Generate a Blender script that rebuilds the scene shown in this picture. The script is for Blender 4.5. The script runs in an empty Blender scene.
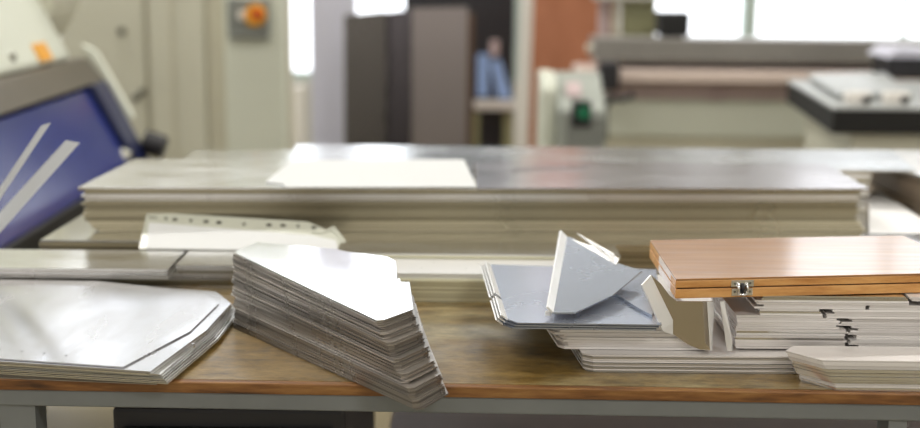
import bpy, bmesh, math, random
from mathutils import Vector, Matrix
from mathutils.geometry import tessellate_polygon
random.seed(11)
S = bpy.context.scene
COL = S.collection

# ------------------------------------------------------------------ camera
CAM_Z, PITCH, ROLL, LENS = 1.35, math.radians(11.24), math.radians(0.55), 50.0
FPX = LENS / 36.0 * 920.0
_F = Vector((0, math.cos(PITCH), -math.sin(PITCH)))
_R0 = Vector((1, 0, 0)); _U0 = Vector((0, math.sin(PITCH), math.cos(PITCH)))
_R = _R0 * math.cos(ROLL) + _U0 * math.sin(ROLL)
_U = _U0 * math.cos(ROLL) - _R0 * math.sin(ROLL)
CAM = Vector((0, 0, CAM_Z))
def ray(u, v):
    return _F + _R * ((u - 460) / FPX) - _U * ((v - 214) / FPX)
def Pz(u, v, z):            # where the sight line of a photo point meets a height
    d = ray(u, v); return CAM + d * ((z - CAM_Z) / d.z)
def Py(u, v, y):            # ... or a distance
    d = ray(u, v); return CAM + d * (y / d.y)
def XY(u, v, z):
    p = Pz(u, v, z); return (p.x, p.y)

cam_d = bpy.data.cameras.new('camera'); cam = bpy.data.objects.new('camera', cam_d); COL.objects.link(cam)
cam.matrix_world = Matrix(((_R.x, _U.x, -_F.x, 0), (_R.y, _U.y, -_F.y, 0), (_R.z, _U.z, -_F.z, CAM_Z), (0, 0, 0, 1)))
cam_d.sensor_width = 36; cam_d.lens = LENS; cam_d.clip_start = .05; cam_d.clip_end = 200
cam_d.dof.use_dof = True; cam_d.dof.focus_distance = 1.58; cam_d.dof.aperture_fstop = 2.3
S.camera = cam

# ------------------------------------------------------------------ materials
def srgb(r, g, b):
    f = lambda c: (c / 255 / 12.92) if c <= 10 else ((c / 255 + .055) / 1.055) ** 2.4
    return (f(r), f(g), f(b), 1)
MATS = {}
def base_mat(name):
    m = bpy.data.materials.new(name); m.use_nodes = True
    nt = m.node_tree; b = nt.nodes['Principled BSDF']; MATS[name] = m
    return m, nt, b
def N(nt, t, **kw):
    n = nt.nodes.new(t)
    for k, v in kw.items(): setattr(n, k, v)
    return n
def ramp(nt, fac, stops):
    r = N(nt, 'ShaderNodeValToRGB'); e = r.color_ramp.elements
    while len(e) < len(stops): e.new(.5)
    for i, (p, c) in enumerate(stops): e[i].position = p; e[i].color = c
    nt.links.new(fac, r.inputs[0]); return r.outputs[0]
def noise(nt, scale, detail=4, stretch=(1, 1, 1), rough=.55, coord='Object'):
    tc = N(nt, 'ShaderNodeTexCoord'); mp = N(nt, 'ShaderNodeMapping'); mp.inputs['Scale'].default_value = stretch
    nz = N(nt, 'ShaderNodeTexNoise'); nz.inputs['Scale'].default_value = scale; nz.inputs['Detail'].default_value = detail
    nz.inputs['Roughness'].default_value = rough
    nt.links.new(tc.outputs[coord], mp.inputs[0]); nt.links.new(mp.outputs[0], nz.inputs['Vector'])
    return nz.outputs['Fac']
def rng(nt, fac, a, b, lo=.3, hi=.7):
    r = N(nt, 'ShaderNodeMapRange'); r.inputs['From Min'].default_value = lo; r.inputs['From Max'].default_value = hi
    r.inputs['To Min'].default_value = a; r.inputs['To Max'].default_value = b
    nt.links.new(fac, r.inputs['Value']); return r.outputs[0]
def bump(nt, b, fac, strength, dist=.001):
    bp = N(nt, 'ShaderNodeBump'); bp.inputs['Strength'].default_value = strength; bp.inputs['Distance'].default_value = dist
    nt.links.new(fac, bp.inputs['Height']); nt.links.new(bp.outputs[0], b.inputs['Normal'])

def metal(name, c0, c1, r0=.16, r1=.34, stretch=(1, 9, 9), scale=5, metallic=1.0, bmp=.008):
    """sheet metal: each sheet a little lighter, darker, duller than the next"""
    m, nt, b = base_mat(name)
    oi = N(nt, 'ShaderNodeObjectInfo')
    mix = N(nt, 'ShaderNodeMix', data_type='RGBA'); mix.inputs[6].default_value = c0; mix.inputs[7].default_value = c1
    nt.links.new(oi.outputs['Random'], mix.inputs[0]); nt.links.new(mix.outputs[2], b.inputs['Base Color'])
    b.inputs['Metallic'].default_value = metallic
    nz = noise(nt, scale, 5, stretch)
    nt.links.new(rng(nt, nz, r0, r1), b.inputs['Roughness'])
    if bmp: bump(nt, b, noise(nt, scale * 1.2, 2, (1, 1, 1)), bmp, .004)
    return m
def paint(name, c, rough=.45, var=.06, metallic=0, scale=3, spec=.5):
    m, nt, b = base_mat(name)
    nz = noise(nt, scale, 4)
    d = tuple(x * (1 - var * 3) for x in c[:3]) + (1,)
    nt.links.new(ramp(nt, nz, [(.3, d), (.65, c)]), b.inputs['Base Color'])
    b.inputs['Roughness'].default_value = rough; b.inputs['Metallic'].default_value = metallic
    b.inputs['Specular IOR Level'].default_value = spec
    return m
def wood(name, stops, stretch, scale, rough=.35, coat=0.0, bstr=.1):
    m, nt, b = base_mat(name)
    nz = noise(nt, scale, 6, stretch, .65)
    nt.links.new(ramp(nt, nz, stops), b.inputs['Base Color'])
    nt.links.new(rng(nt, noise(nt, scale * .7, 5, stretch), rough - .1, rough + .15), b.inputs['Roughness'])
    b.inputs['Coat Weight'].default_value = coat; b.inputs['Coat Roughness'].default_value = .15
    bump(nt, b, nz, bstr, .001)
    return m

CUTM = metal('sheared_sheet_metal', (.50, .46, .42, 1), (.24, .22, .20, 1), .22, .4, (1, 3, 3), 6, metallic=.8, bmp=0)
ALU = metal('bright_sheet_metal', (.86, .86, .85, 1), (.72, .72, .70, 1), .14, .26, (1, 3, 3), 6)
MIRROR = metal('polished_sheet_metal', (.90, .90, .90, 1), (.84, .85, .86, 1), .08, .16, (1, 2, 1), 4, bmp=.01)
KHAKI = metal('warm_sheet_metal', (.66, .60, .43, 1), (.23, .205, .135, 1), .24, .38, (1, 9, 9), 5, metallic=.85)
MATTE = metal('matte_sheet_metal', (.88, .86, .85, 1), (.64, .61, .59, 1), .3, .45, (1, 9, 9), 5, metallic=.3)
YELM = metal('yellowish_sheet_metal', (.88, .86, .66, 1), (.58, .55, .38, 1), .3, .45, (1, 9, 9), 5, metallic=.5)
GREYM = metal('dull_sheet_metal', (.66, .66, .65, 1), (.52, .52, .51, 1), .24, .40, (1, 4, 4), 6)
SMUDGED = metal('smudged_sheet_metal', (.66, .66, .69, 1), (.63, .64, .67, 1), .16, .30, (2.4, .8, 1), 6, bmp=.01)
PALEM = metal('pale_sheet_metal', (.93, .92, .90, 1), (.66, .64, .60, 1), .22, .38, (1, 6, 6), 6)
BLUEM = metal('bluish_sheet_metal', (.43, .47, .56, 1), (.40, .44, .52, 1), .22, .30, (1, 1.4, 1), 4, bmp=0, metallic=.75)
PALEF = metal('pale_flange_metal', (.80, .80, .79, 1), (.75, .75, .74, 1), .3, .4, (1, 3, 3), 6, metallic=.35, bmp=0)
MAUVEM = metal('mauve_sheet_metal', (.66, .64, .66, 1), (.64, .62, .64, 1), .2, .28, (1, 2, 1), 5, bmp=.004)
REARM = metal('grey_cover_metal', (.74, .76, .77, 1), (.72, .74, .75, 1), .2, .3, (1, 2, 1), 5, bmp=.004)
RUSTYM = metal('brownish_sheet_metal', (.56, .46, .35, 1), (.40, .32, .24, 1), .35, .5, (1, 6, 6), 5, metallic=.15)
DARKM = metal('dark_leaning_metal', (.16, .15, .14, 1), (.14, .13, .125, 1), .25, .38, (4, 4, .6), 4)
STEEL = paint('grey_painted_steel', srgb(128, 132, 132), .4, .05, .3, 8)
CHROME = metal('chrome', (.9, .9, .9, 1), (.9, .9, .9, 1), .08, .14, bmp=0)

def bench_top():
    m, nt, b = base_mat('worn_bench_wood')
    grain = noise(nt, 16, 10, (1.2, 3.0, 3.0), .8)
    wear = noise(nt, 5, 6, (1, 1.6, 1), .6)
    c1 = ramp(nt, grain, [(.30, srgb(46, 34, 14)), (.48, srgb(108, 84, 36)), (.68, srgb(142, 116, 62))])
    c2 = ramp(nt, grain, [(.35, srgb(98, 88, 56)), (.65, srgb(168, 156, 118))])
    mx = N(nt, 'ShaderNodeMix', data_type='RGBA')
    nt.links.new(rng(nt, wear, 0, .75, .46, .66), mx.inputs[0]); nt.links.new(c1, mx.inputs[6]); nt.links.new(c2, mx.inputs[7])
    nt.links.new(mx.outputs[2], b.inputs['Base Color'])
    nt.links.new(rng(nt, noise(nt, 14, 6), .28, .6), b.inputs['Roughness'])
    b.inputs['Coat Weight'].default_value = .25; b.inputs['Coat Roughness'].default_value = .25
    bump(nt, b, grain, .25, .0015)
    return m
BENCH = bench_top()
EDGEW = wood('bench_edge_wood', [(.28, srgb(60, 36, 14)), (.5, srgb(122, 80, 38)), (.72, srgb(154, 114, 64))], (1.5, 14, 14), 7, .5)
BOXTOP = wood('case_top_veneer', [(.3, srgb(136, 88, 38)), (.55, srgb(162, 112, 56)), (.75, srgb(174, 128, 72))], (1.2, 14, 14), 5, .4, 1.0, .02)
BOXSIDE = wood('case_side_wood', [(.3, srgb(178, 120, 60)), (.55, srgb(210, 156, 92)), (.75, srgb(220, 172, 110))], (1.2, 16, 16), 7, .4, .2, .05)
BOXEND = wood('case_end_sheen', [(.3, srgb(240, 222, 214)), (.6, srgb(248, 238, 232))], (8, 8, 2), 8, .4, .3, .05)  # window sheen on the case end, painted in as near-white colour
DARKSEAM = paint('dark_seam', srgb(40, 24, 12), .7)
PAPER = paint('white_paper', srgb(214, 216, 216), .6, .005)
SLEEVE = paint('clear_plastic_sleeve', srgb(196, 198, 184), .25, .02)
HOLE = paint('hole_dark', srgb(52, 44, 36), .8)
CREAM = paint('cream_machine_paint', srgb(212, 211, 194), .45, .02)
CREAM2 = paint('light_cream_machine_paint', srgb(218, 222, 208), .42, .02)
CREAM3 = paint('dull_cream_paint', srgb(206, 202, 182), .5, .02)
LAV = paint('lavender_grey_paint', srgb(196, 196, 210), .35, .02)
BLUE = paint('blue_machine_paint', srgb(12, 36, 124), .55, .03, 0, 3, .15)
BLUE.node_tree.nodes['Principled BSDF'].inputs['Coat Weight'].default_value = 1; BLUE.node_tree.nodes['Principled BSDF'].inputs['Coat Roughness'].default_value = .18; BLUE.node_tree.nodes['Principled BSDF'].inputs['Coat IOR'].default_value = 1.65
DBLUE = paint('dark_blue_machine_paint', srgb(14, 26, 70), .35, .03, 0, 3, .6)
BAND = paint('machine_grey_band', srgb(112, 104, 92), .35, .05, .5)
BLACK = paint('black_paint', srgb(12, 12, 12), .6, .05)
OFFBLACK = paint('soft_black_plastic', srgb(36, 35, 40), .5, .05)
BROWN = wood('terracotta_board', [(.3, srgb(156, 98, 68)), (.7, srgb(178, 118, 88))], (3, 3, 1), 3, .5)
DBROWN = paint('dark_brown_board', srgb(92, 68, 52), .5, .05)
WHITE = paint('plain_white', srgb(246, 246, 246), .5, .003)  # even near-white for the flat sheet by the brownish stack
WHITEP = paint('white_frame_paint', srgb(232, 228, 222), .4, .01)
BEAM = paint('press_beam_grey', srgb(146, 143, 138), .4, .05, .3)
PINK = paint('pinkish_white_ledge', srgb(226, 208, 198), .45, .03)
MAUVE = paint('mauve_panel', srgb(196, 176, 176), .45, .05)
OLIVE = paint('olive_column_paint', srgb(158, 158, 120), .45, .03)
GREYP = paint('grey_console_paint', srgb(158, 163, 156), .45, .03)
GREYP2 = paint('mid_grey_console_paint', srgb(132, 136, 132), .45, .03)
GREEN = paint('green_button_plastic', srgb(20, 120, 84), .35)
YELLOW = paint('yellow_plastic', srgb(240, 168, 30), .35, .02)
RED = paint('red_plastic', srgb(200, 40, 20), .35, .02)
GRANITE = paint('pale_plate_surface', srgb(170, 174, 174), .35, .02)
PBLUE = paint('pale_blue_panel', srgb(150, 178, 226), .4, .03)
CONC = paint('concrete_floor', srgb(126, 115, 86), .55, .05, 0, 2)
WALLM = paint('plaster_wall', srgb(216, 214, 206), .8, .02)
CEIL = paint('ceiling_paint', srgb(214, 210, 200), .85, .02)
MULL = paint('pale_green_window_frame', srgb(190, 206, 200), .45, .02)
BOLT = paint('bolt_grey', srgb(120, 118, 106), .4, .05, .5)
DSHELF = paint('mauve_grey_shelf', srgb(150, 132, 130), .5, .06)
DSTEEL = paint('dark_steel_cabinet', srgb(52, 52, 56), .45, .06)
def glass_mat():
    m, nt, b = base_mat('window_glass')
    out = nt.nodes['Material Output']
    t = N(nt, 'ShaderNodeBsdfTransparent'); g = N(nt, 'ShaderNodeBsdfGlossy'); g.inputs['Roughness'].default_value = .02
    mx = N(nt, 'ShaderNodeMixShader'); mx.inputs[0].default_value = .06
    nt.links.new(t.outputs[0], mx.inputs[1]); nt.links.new(g.outputs[0], mx.inputs[2]); nt.links.new(mx.outputs[0], out.inputs[0])
    return m
GLASS = glass_mat()
def lamp_mat():
    m, nt, b = base_mat('fill_lamp_diffuser')
    b.inputs['Emission Color'].default_value = (1, .95, .86, 1); b.inputs['Emission Strength'].default_value = 5
    return m
LAMP = lamp_mat()

# ------------------------------------------------------------------ mesh helpers
class MB:
    def __init__(s): s.bm = bmesh.new()
    def quad(s, *p):
        s.bm.faces.new([s.bm.verts.new(Vector(q)) for q in p]); return s
    def box(s, x0, x1, y0, y1, z0, z1, bev=0):
        return s.loft([[(x0, y0, z0), (x1, y0, z0), (x1, y1, z0), (x0, y1, z0)], [(x0, y0, z1), (x1, y0, z1), (x1, y1, z1), (x0, y1, z1)]], bev)
    def loft(s, rings, bev=0):
        """closed solid through rings of equally many points"""
        rr = [[s.bm.verts.new(Vector(p)) for p in r] for r in rings]; n = len(rr[0]); fs = []
        fs.append(s.bm.faces.new(rr[0][::-1])); fs.append(s.bm.faces.new(rr[-1]))
        for a, b in zip(rr, rr[1:]):
            for i in range(n): fs.append(s.bm.faces.new((a[i], a[(i + 1) % n], b[(i + 1) % n], b[i])))
        if bev:
            es = list({e for f in fs for e in f.edges})
            bmesh.ops.bevel(s.bm, geom=es, offset=bev, segments=2, profile=.5, affect='EDGES')
        return s
    def prism(s, pts, z0, z1, bev=0):           # outline in XY, extruded in z
        return s.loft([[(x, y, z0) for x, y in pts], [(x, y, z1) for x, y in pts]], bev)
    def prism_y(s, pts, y0, y1, bev=0):         # outline in XZ, extruded in y
        return s.loft([[(x, y0, z) for x, z in pts], [(x, y1, z) for x, z in pts]], bev)
    def prism_x(s, pts, x0, x1, bev=0):         # outline in YZ, extruded in x
        return s.loft([[(x0, y, z) for y, z in pts], [(x1, y, z) for y, z in pts]], bev)
    def cyl(s, a, b, r, n=20, r2=None):
        a, b = Vector(a), Vector(b); d = (b - a).normalized()
        p = d.orthogonal().normalized(); q = d.cross(p); r2 = r if r2 is None else r2
        ring = lambda c, rad: [c + (p * math.cos(2 * math.pi * i / n) + q * math.sin(2 * math.pi * i / n)) * rad for i in range(n)]
        return s.loft([ring(a, r), ring(b, r2)])
    def slab(s, pts, th):                       # planar outline in 3D given a thickness along its normal
        pts = [Vector(p) for p in pts]; n = Vector((0, 0, 0))
        for i in range(len(pts)): n += pts[i].cross(pts[(i + 1) % len(pts)])
        n.normalize()
        return s.loft([pts, [p + n * th for p in pts]])
    def tube(s, pts, r, n=8):
        pts = [Vector(p) for p in pts]; rings = []
        for i, p in enumerate(pts):
            d = (pts[min(i + 1, len(pts) - 1)] - pts[max(i - 1, 0)]).normalized()
            a = d.cross(Vector((0.3, 0.2, 1))).normalized(); b = d.cross(a)
            rings.append([p + (a * math.cos(2 * math.pi * k / n) + b * math.sin(2 * math.pi * k / n)) * r for k in range(n)])
        return s.loft(rings)
    def build(s, name, mat, parent=None, smooth=False):
        bmesh.ops.recalc_face_normals(s.bm, faces=s.bm.faces)
        bad = [f for f in s.bm.faces if len(f.verts) > 4]
        me = bpy.data.meshes.new(name)
        if parent is None:
            lo = Vector((min(v.co[i] for v in s.bm.verts) for i in range(3))); hi = Vector((max(v.co[i] for v in s.bm.verts) for i in range(3)))
            org = Vector(((lo.x + hi.x) / 2, (lo.y + hi.y) / 2, lo.z))
        else:
            org = Vector((0, 0, 0)); p = parent
            while p is not None: org += p.location; p = p.parent
        bmesh.ops.translate(s.bm, verts=s.bm.verts, vec=-org)
        bmesh.ops.triangulate(s.bm, faces=bad)
        s.bm.to_mesh(me); s.bm.free()
        if smooth:
            for f in me.polygons: f.use_smooth = True
        me.materials.append(mat)
        o = bpy.data.objects.new(name, me); COL.objects.link(o)
        if parent is None: o.location = org
        else: o.parent = parent
        return o
def tag(o, label=None, cat=None, group=None, kind=None):
    if label: o['label'] = label
    if cat: o['category'] = cat
    if group: o['group'] = group
    if kind: o['kind'] = kind
    return o
def thing(name, loc, label, cat, group=None):
    o = bpy.data.objects.new(name, None); COL.objects.link(o); o.location = loc; o.empty_display_size = .05
    return tag(o, label, cat, group)
def struct(o): o['kind'] = 'structure'; return o

ORD1 = 'first second third fourth fifth sixth seventh eighth ninth tenth eleventh twelfth thirteenth fourteenth fifteenth sixteenth seventeenth eighteenth nineteenth'.split()
TENS = {2: ('twenty', 'twentieth'), 3: ('thirty', 'thirtieth'), 4: ('forty', 'fortieth'), 5: ('fifty', 'fiftieth')}
def ordinal(n):
    if n < 20: return ORD1[n - 1]
    t, o = divmod(n, 10)
    return TENS[t][1] if o == 0 else TENS[t][0] + '-' + ORD1[o - 1]

def plate_mesh(name, pts, th, mat, holes=()):
    """a flat sheet (outline in XY, maybe with punched round holes), origin at its first-outline centre"""
    cu = bpy.data.curves.new(name, 'CURVE'); cu.dimensions = '2D'; cu.fill_mode = 'BOTH'; cu.extrude = th / 2
    def spline(p):
        sp = cu.splines.new('POLY'); sp.points.add(len(p) - 1); sp.use_cyclic_u = True
        for i, (x, y) in enumerate(p): sp.points[i].co = (x, y, 0, 1)
    spline(pts)
    for (x, y, r) in holes:
        spline([(x + r * math.cos(k * math.pi / 5), y + r * math.sin(k * math.pi / 5)) for k in range(10)])
    t = bpy.data.objects.new('tmp', cu); COL.objects.link(t)
    dg = bpy.context.evaluated_depsgraph_get(); dg.update()
    me = bpy.data.meshes.new_from_object(t.evaluated_get(dg)); me.name = name
    bpy.data.objects.remove(t); bpy.data.curves.remove(cu)
    me.materials.clear(); me.materials.append(mat)
    for f in me.polygons: f.use_smooth = False
    return me
def centred(pts):
    cx = sum(p[0] for p in pts) / len(pts); cy = sum(p[1] for p in pts) / len(pts)
    return (cx, cy), [(x - cx, y - cy) for x, y in pts]

def pile(name, outline, z0, z1, n, mat, label, cat, group, shift=(0, 0), jit=.002, rot=.002, mats=None, holes=(), top_mat=None, offs=None, gap=.0003, twist=0):
    """n sheets of one outline between two heights, each an object of its own; shift = the offset of the lowest sheet against the top one.
    label: text with {o} for the place counted from the top"""
    (cx, cy), pts = centred(outline)
    hl = [(x - cx, y - cy, r) for x, y, r in holes]
    pitch = (z1 - z0) / n; th = pitch - gap
    mats = mats or [mat]; out = []
    ms = [plate_mesh(name, pts, th, m, hl) for m in mats]
    tm = plate_mesh(name, pts, th, top_mat, hl) if top_mat else None
    for k in range(n):                                  # k = 0 is the lowest
        top = n - 1 - k; f = top / max(1, n - 1)
        me = tm if (top == 0 and tm) else ms[random.randrange(len(ms))]
        o = bpy.data.objects.new(name, me); COL.objects.link(o)
        j = jit if top else 0
        ox, oy = offs(top) if offs else (0, 0)
        o.location = (cx + shift[0] * f + ox + random.uniform(-j, j), cy + shift[1] * f + oy + random.uniform(-j, j) * .6, z0 + pitch * k + th / 2)
        o.rotation_euler.z = twist * f + (random.uniform(-rot, rot) if top else 0)
        if top == 0: w = 'topmost'
        elif k == 0: w = 'lowest'
        else: w = ordinal(top + 1)
        tag(o, label.format(o=w), cat, group)
        out.append(o)
    return out

def rect(x0, x1, y0, y1): return [(x0, y0), (x1, y0), (x1, y1), (x0, y1)]

# ------------------------------------------------------------------ room
BW = 8.6
struct(MB().box(-4.4, 5.4, -9, BW + .3, -.1, 0).build('floor', CONC))
struct(MB().box(-4.4, 5.4, -9, BW + .3, 4.2, 4.3).build('ceiling', CEIL))
struct(MB().box(-4.4, 5.4, BW, BW + .25, 0, .55).build('wall_back', WALLM))
struct(MB().box(-4.4, 5.4, BW, BW + .25, 3.5, 4.2).build('wall_back_upper', WALLM))
struct(MB().box(-4.4, -4.2, -3.5, BW, 0, .9).build('wall_left', WALLM))
struct(MB().box(-4.4, -4.2, -3.5, BW, 3.4, 4.2).build('wall_left_upper', WALLM))
struct(MB().box(5.2, 5.4, -3.5, BW, 0, 4.2).build('wall_right', WALLM))
wx = [-4.2, -2.2, .35, 1.93, 4.03, 5.2]
for i, (a, b) in enumerate(zip(wx, wx[1:])):
    w = struct(MB().box(a, a + .05, BW + .05, BW + .15, .55, 3.5).box(b - .05, b, BW + .05, BW + .15, .55, 3.5)
               .box(a + .05, b - .05, BW + .05, BW + .15, .55, .6).box(a + .05, b - .05, BW + .05, BW + .15, 3.44, 3.5)
               .box(*(((a + b) / 2 - .018, (a + b) / 2 + .018) if i != 1 else (b - .08, b - .05)), BW + .06, BW + .14, .6, 3.44)
               .box(a + .05, b - .05, BW + .06, BW + .14, 2.28, 2.33).build('window_%d' % (i + 1), MULL))
    MB().box(a + .05, b - .05, BW + .09, BW + .1, .6, 3.44).build('window_pane', GLASS, w)
for i in range(4):  # left-wall windows, out of view, added for light from that side
    y0 = -3.4 + i * 3.0; y1 = y0 + 3.0
    w = struct(MB().box(-4.35, -4.25, y0, y0 + .06, .9, 3.4).box(-4.35, -4.25, y1 - .06, y1, .9, 3.4)
               .box(-4.35, -4.25, y0 + .06, y1 - .06, .9, .96).box(-4.35, -4.25, y0 + .06, y1 - .06, 3.34, 3.4)
               .box(-4.33, -4.27, (y0 + y1) / 2 - .02, (y0 + y1) / 2 + .02, .96, 3.34).build('window_%d' % (i + 6), MULL))
    MB().box(-4.305, -4.295, y0 + .06, y1 - .06, .96, 3.34).build('window_pane', GLASS, w)

LPOS = [(x, y) for y in (-1.6, 1.6, 4.6) for x in (-1.7, 1.9)]  # lamps added out of view as fill light for bench and machines
for i, (x, y) in enumerate(LPOS):
    t = thing('added_ceiling_lamp', (x, y, 4.06), 'added fill lamp under the ceiling, %s' % ['over the open floor by the windows', 'over the open floor by the plain wall', 'over the workbench by the windows', 'over the workbench by the plain wall', 'over the machines by the windows', 'over the machines by the plain wall'][i], 'lamp', 'added ceiling fill lamps')
    MB().box(x - .75, x + .75, y - .14, y + .14, 4.12, 4.2).build('housing', WHITEP, t)
    MB().box(x - .72, x + .72, y - .11, y + .11, 4.07, 4.12).build('diffuser', LAMP, t)
    ld = bpy.data.lights.new('fill_light', 'AREA'); ld.shape = 'RECTANGLE'; ld.size = 1.4; ld.size_y = .2; ld.energy = (85 if x > 0 else 22) if y < 0 else 27 if y < 4 else 80; ld.color = (1, .97, .93)
    lo = bpy.data.objects.new('fill_light', ld); COL.objects.link(lo); lo.location = (0, 0, 0); lo.parent = t

# ------------------------------------------------------------------ workbench
BZ = .85
fl = Pz(0, 379, BZ); fr = Pz(920, 394.5, BZ)
slope = (fr.y - fl.y) / (fr.x - fl.x)
BX0, BX1 = -.71, 1.25
yf = lambda x: fl.y + slope * (x - fl.x)          # the bench's front edge
YB = 2.78
t = thing('workbench', (0, 2.0, 0), 'long wooden workbench on a grey steel frame covered with stacked metal sheets', 'workbench')
e = .012
MB().prism([(BX0, yf(BX0) + e), (BX1, yf(BX1) + e), (BX1, YB), (BX0, YB)], BZ - .014, BZ).build('worktop', BENCH, t)
MB().prism([(BX0, yf(BX0)), (BX1, yf(BX1)), (BX1, yf(BX1) + e), (BX0, yf(BX0) + e)], BZ - .014, BZ, .0015).build('edge_strip', EDGEW, t)
r0 = .003
MB().prism([(BX0, yf(BX0) + r0), (BX1, yf(BX1) + r0), (BX1, yf(BX1) + .04), (BX0, yf(BX0) + .04)], BZ - .035, BZ - .014, .002).build('front_rail', STEEL, t)
MB().box(BX0, BX1, YB - .05, YB - .01, BZ - .05, BZ - .014).build('rear_rail', STEEL, t)
for u0, u1 in ((-2, 34), (884, 902)):
    a = Py(u0, 415, 1.47).x; b = Py(u1, 415, 1.47).x; yy = yf((a + b) / 2)
    MB().box(a, b, yy + .006, yy + .046, 0, BZ - .035).build('leg', STEEL, t)
for x in (-.70, 1.1):
    MB().box(x, x + .04, YB - .055, YB - .012, 0, BZ - .05).build('leg', STEEL, t)

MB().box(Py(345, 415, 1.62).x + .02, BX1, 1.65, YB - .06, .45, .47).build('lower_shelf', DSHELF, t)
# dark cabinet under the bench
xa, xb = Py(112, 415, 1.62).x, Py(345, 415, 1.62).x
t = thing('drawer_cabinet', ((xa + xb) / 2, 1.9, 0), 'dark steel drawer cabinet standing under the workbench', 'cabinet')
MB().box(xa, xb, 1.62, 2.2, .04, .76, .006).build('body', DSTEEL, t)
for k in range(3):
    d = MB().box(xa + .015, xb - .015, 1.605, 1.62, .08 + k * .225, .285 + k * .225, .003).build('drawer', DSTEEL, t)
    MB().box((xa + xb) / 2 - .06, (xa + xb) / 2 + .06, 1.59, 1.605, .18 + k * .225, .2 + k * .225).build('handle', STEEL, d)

# ------------------------------------------------------------------ slanting stack of notched sheets
ZT = .936
T = [(232, 251), (255, 241), (335, 248), (345, 250.5), (385, 255.5), (393, 260), (394.5, 278), (397, 277), (398, 280.5), (407, 280.5), (410.5, 307.5), (381, 318), (374, 318.5)]
out = [XY(u, v, ZT) for u, v in T]
p1, p2 = Pz(242, 333, BZ), Pz(405, 407, BZ)          # the lowest sheet's long edge
q1, q2 = Vector((*out[0], 0)), Vector((*out[-1], 0))
tw = math.atan2(p2.y - p1.y, p2.x - p1.x) - math.atan2(q2.y - q1.y, q2.x - q1.x)
cen_ = sum((Vector((*p, 0)) for p in out), Vector()) / len(out)
dd = (q1 + q2) / 2 - cen_; dd.rotate(Matrix.Rotation(tw, 3, 'Z'))
sh = ((p1.x + p2.x) / 2 - dd.x - cen_.x, (p1.y + p2.y) / 2 - dd.y - cen_.y)
hl = [XY(u, v, ZT) + (.0016,) for u, v in ((400, 290), (401, 299), (397.5, 305))]
steps = {}
def t_off(top):
    g = 0 if top < 6 else (1 if top < 9 else 2 if top < 16 else 3 if top < 22 else 4 if top < 27 else 5)
    q = random.Random(500 + g)
    lo_, hi_ = ((0, 5), (6, 8), (9, 15), (16, 21), (22, 26), (27, 37))[g]
    k = ((lo_ * .3 + hi_ * .7) - top) / 37.0 * .7        # the sheets of one bundle lie nearly flush
    return (sh[0] * k + q.uniform(-.001, .002), sh[1] * k + q.uniform(-.001, .001))
pile('notched_metal_sheet', out, BZ + .0003, ZT, 38, ALU, '{o} sheet of the slanting stack of notched bright sheets on the workbench', 'metal sheet', 'sheets of the slanting notched stack',
     shift=sh, jit=.0016, rot=.006, mats=[CUTM], holes=hl, top_mat=MIRROR, offs=t_off, gap=.0006, twist=tw)
random.seed(21)

# ------------------------------------------------------------------ front stack of wide clipped sheets
ZI = .8735
I = [(-60, 354), (123, 366.5), (190, 331), (219, 303), (205, 294), (160, 288), (97, 281.5), (-60, 279)]
ol = [XY(u, v, ZI) for u, v in I]
hl = [XY(u, v, ZI) + (.0016,) for u, v in ((0, 349), (22, 351), (44, 353), (66, 355.5))]
I2 = [(-60, 358), (150, 372), (206, 331), (231, 304), (216, 292), (160, 288), (97, 281.5), (-60, 279)]
ol2 = [XY(u, v, ZI - .003) for u, v in I2]
I3 = [(-60, 360), (160, 373), (211, 331), (232, 304.5), (212, 290), (97, 282), (-60, 279)]
ol3 = [XY(u, v, ZI - .006) for u, v in I3]
I4 = [(-60, 372), (157, 381), (206, 345), (234, 306), (212, 292), (97, 284), (-60, 282)]
ol4 = [XY(u, v, BZ + .005) for u, v in I4]
LB = '{o} of the %s in the clipped stack by the bench corner'
G_ = 'wide clipped sheets at the bench corner'
pile('clipped_metal_sheet', ol4, BZ + .0003, BZ + .0052, 3, GREYM, LB % 'dull bottom sheets', 'metal sheet', G_, jit=.003, mats=[CUTM], gap=.0006)
pile('clipped_metal_sheet', ol3, BZ + .0052, BZ + .0165, 6, ALU, LB % 'wide middle sheets', 'metal sheet', G_, jit=.0006, mats=[ALU, GREYM], gap=.0005, offs=lambda k: (.0022 * k, -.0010 * k),
     holes=[XY(165, 362, ZI - .006) + (.0025,)])
pile('clipped_metal_sheet', ol2, BZ + .0165, BZ + .0215, 2, ALU, LB % 'bright narrower sheets', 'metal sheet', G_, jit=.001, top_mat=SMUDGED, holes=[XY(193, 344, ZI - .003) + (.002,)])
pile('clipped_metal_sheet', ol, BZ + .0216, ZI, 1, SMUDGED, LB % 'smudged shiny sheets', 'metal sheet', G_, jit=.0006, top_mat=SMUDGED, holes=hl)

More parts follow.
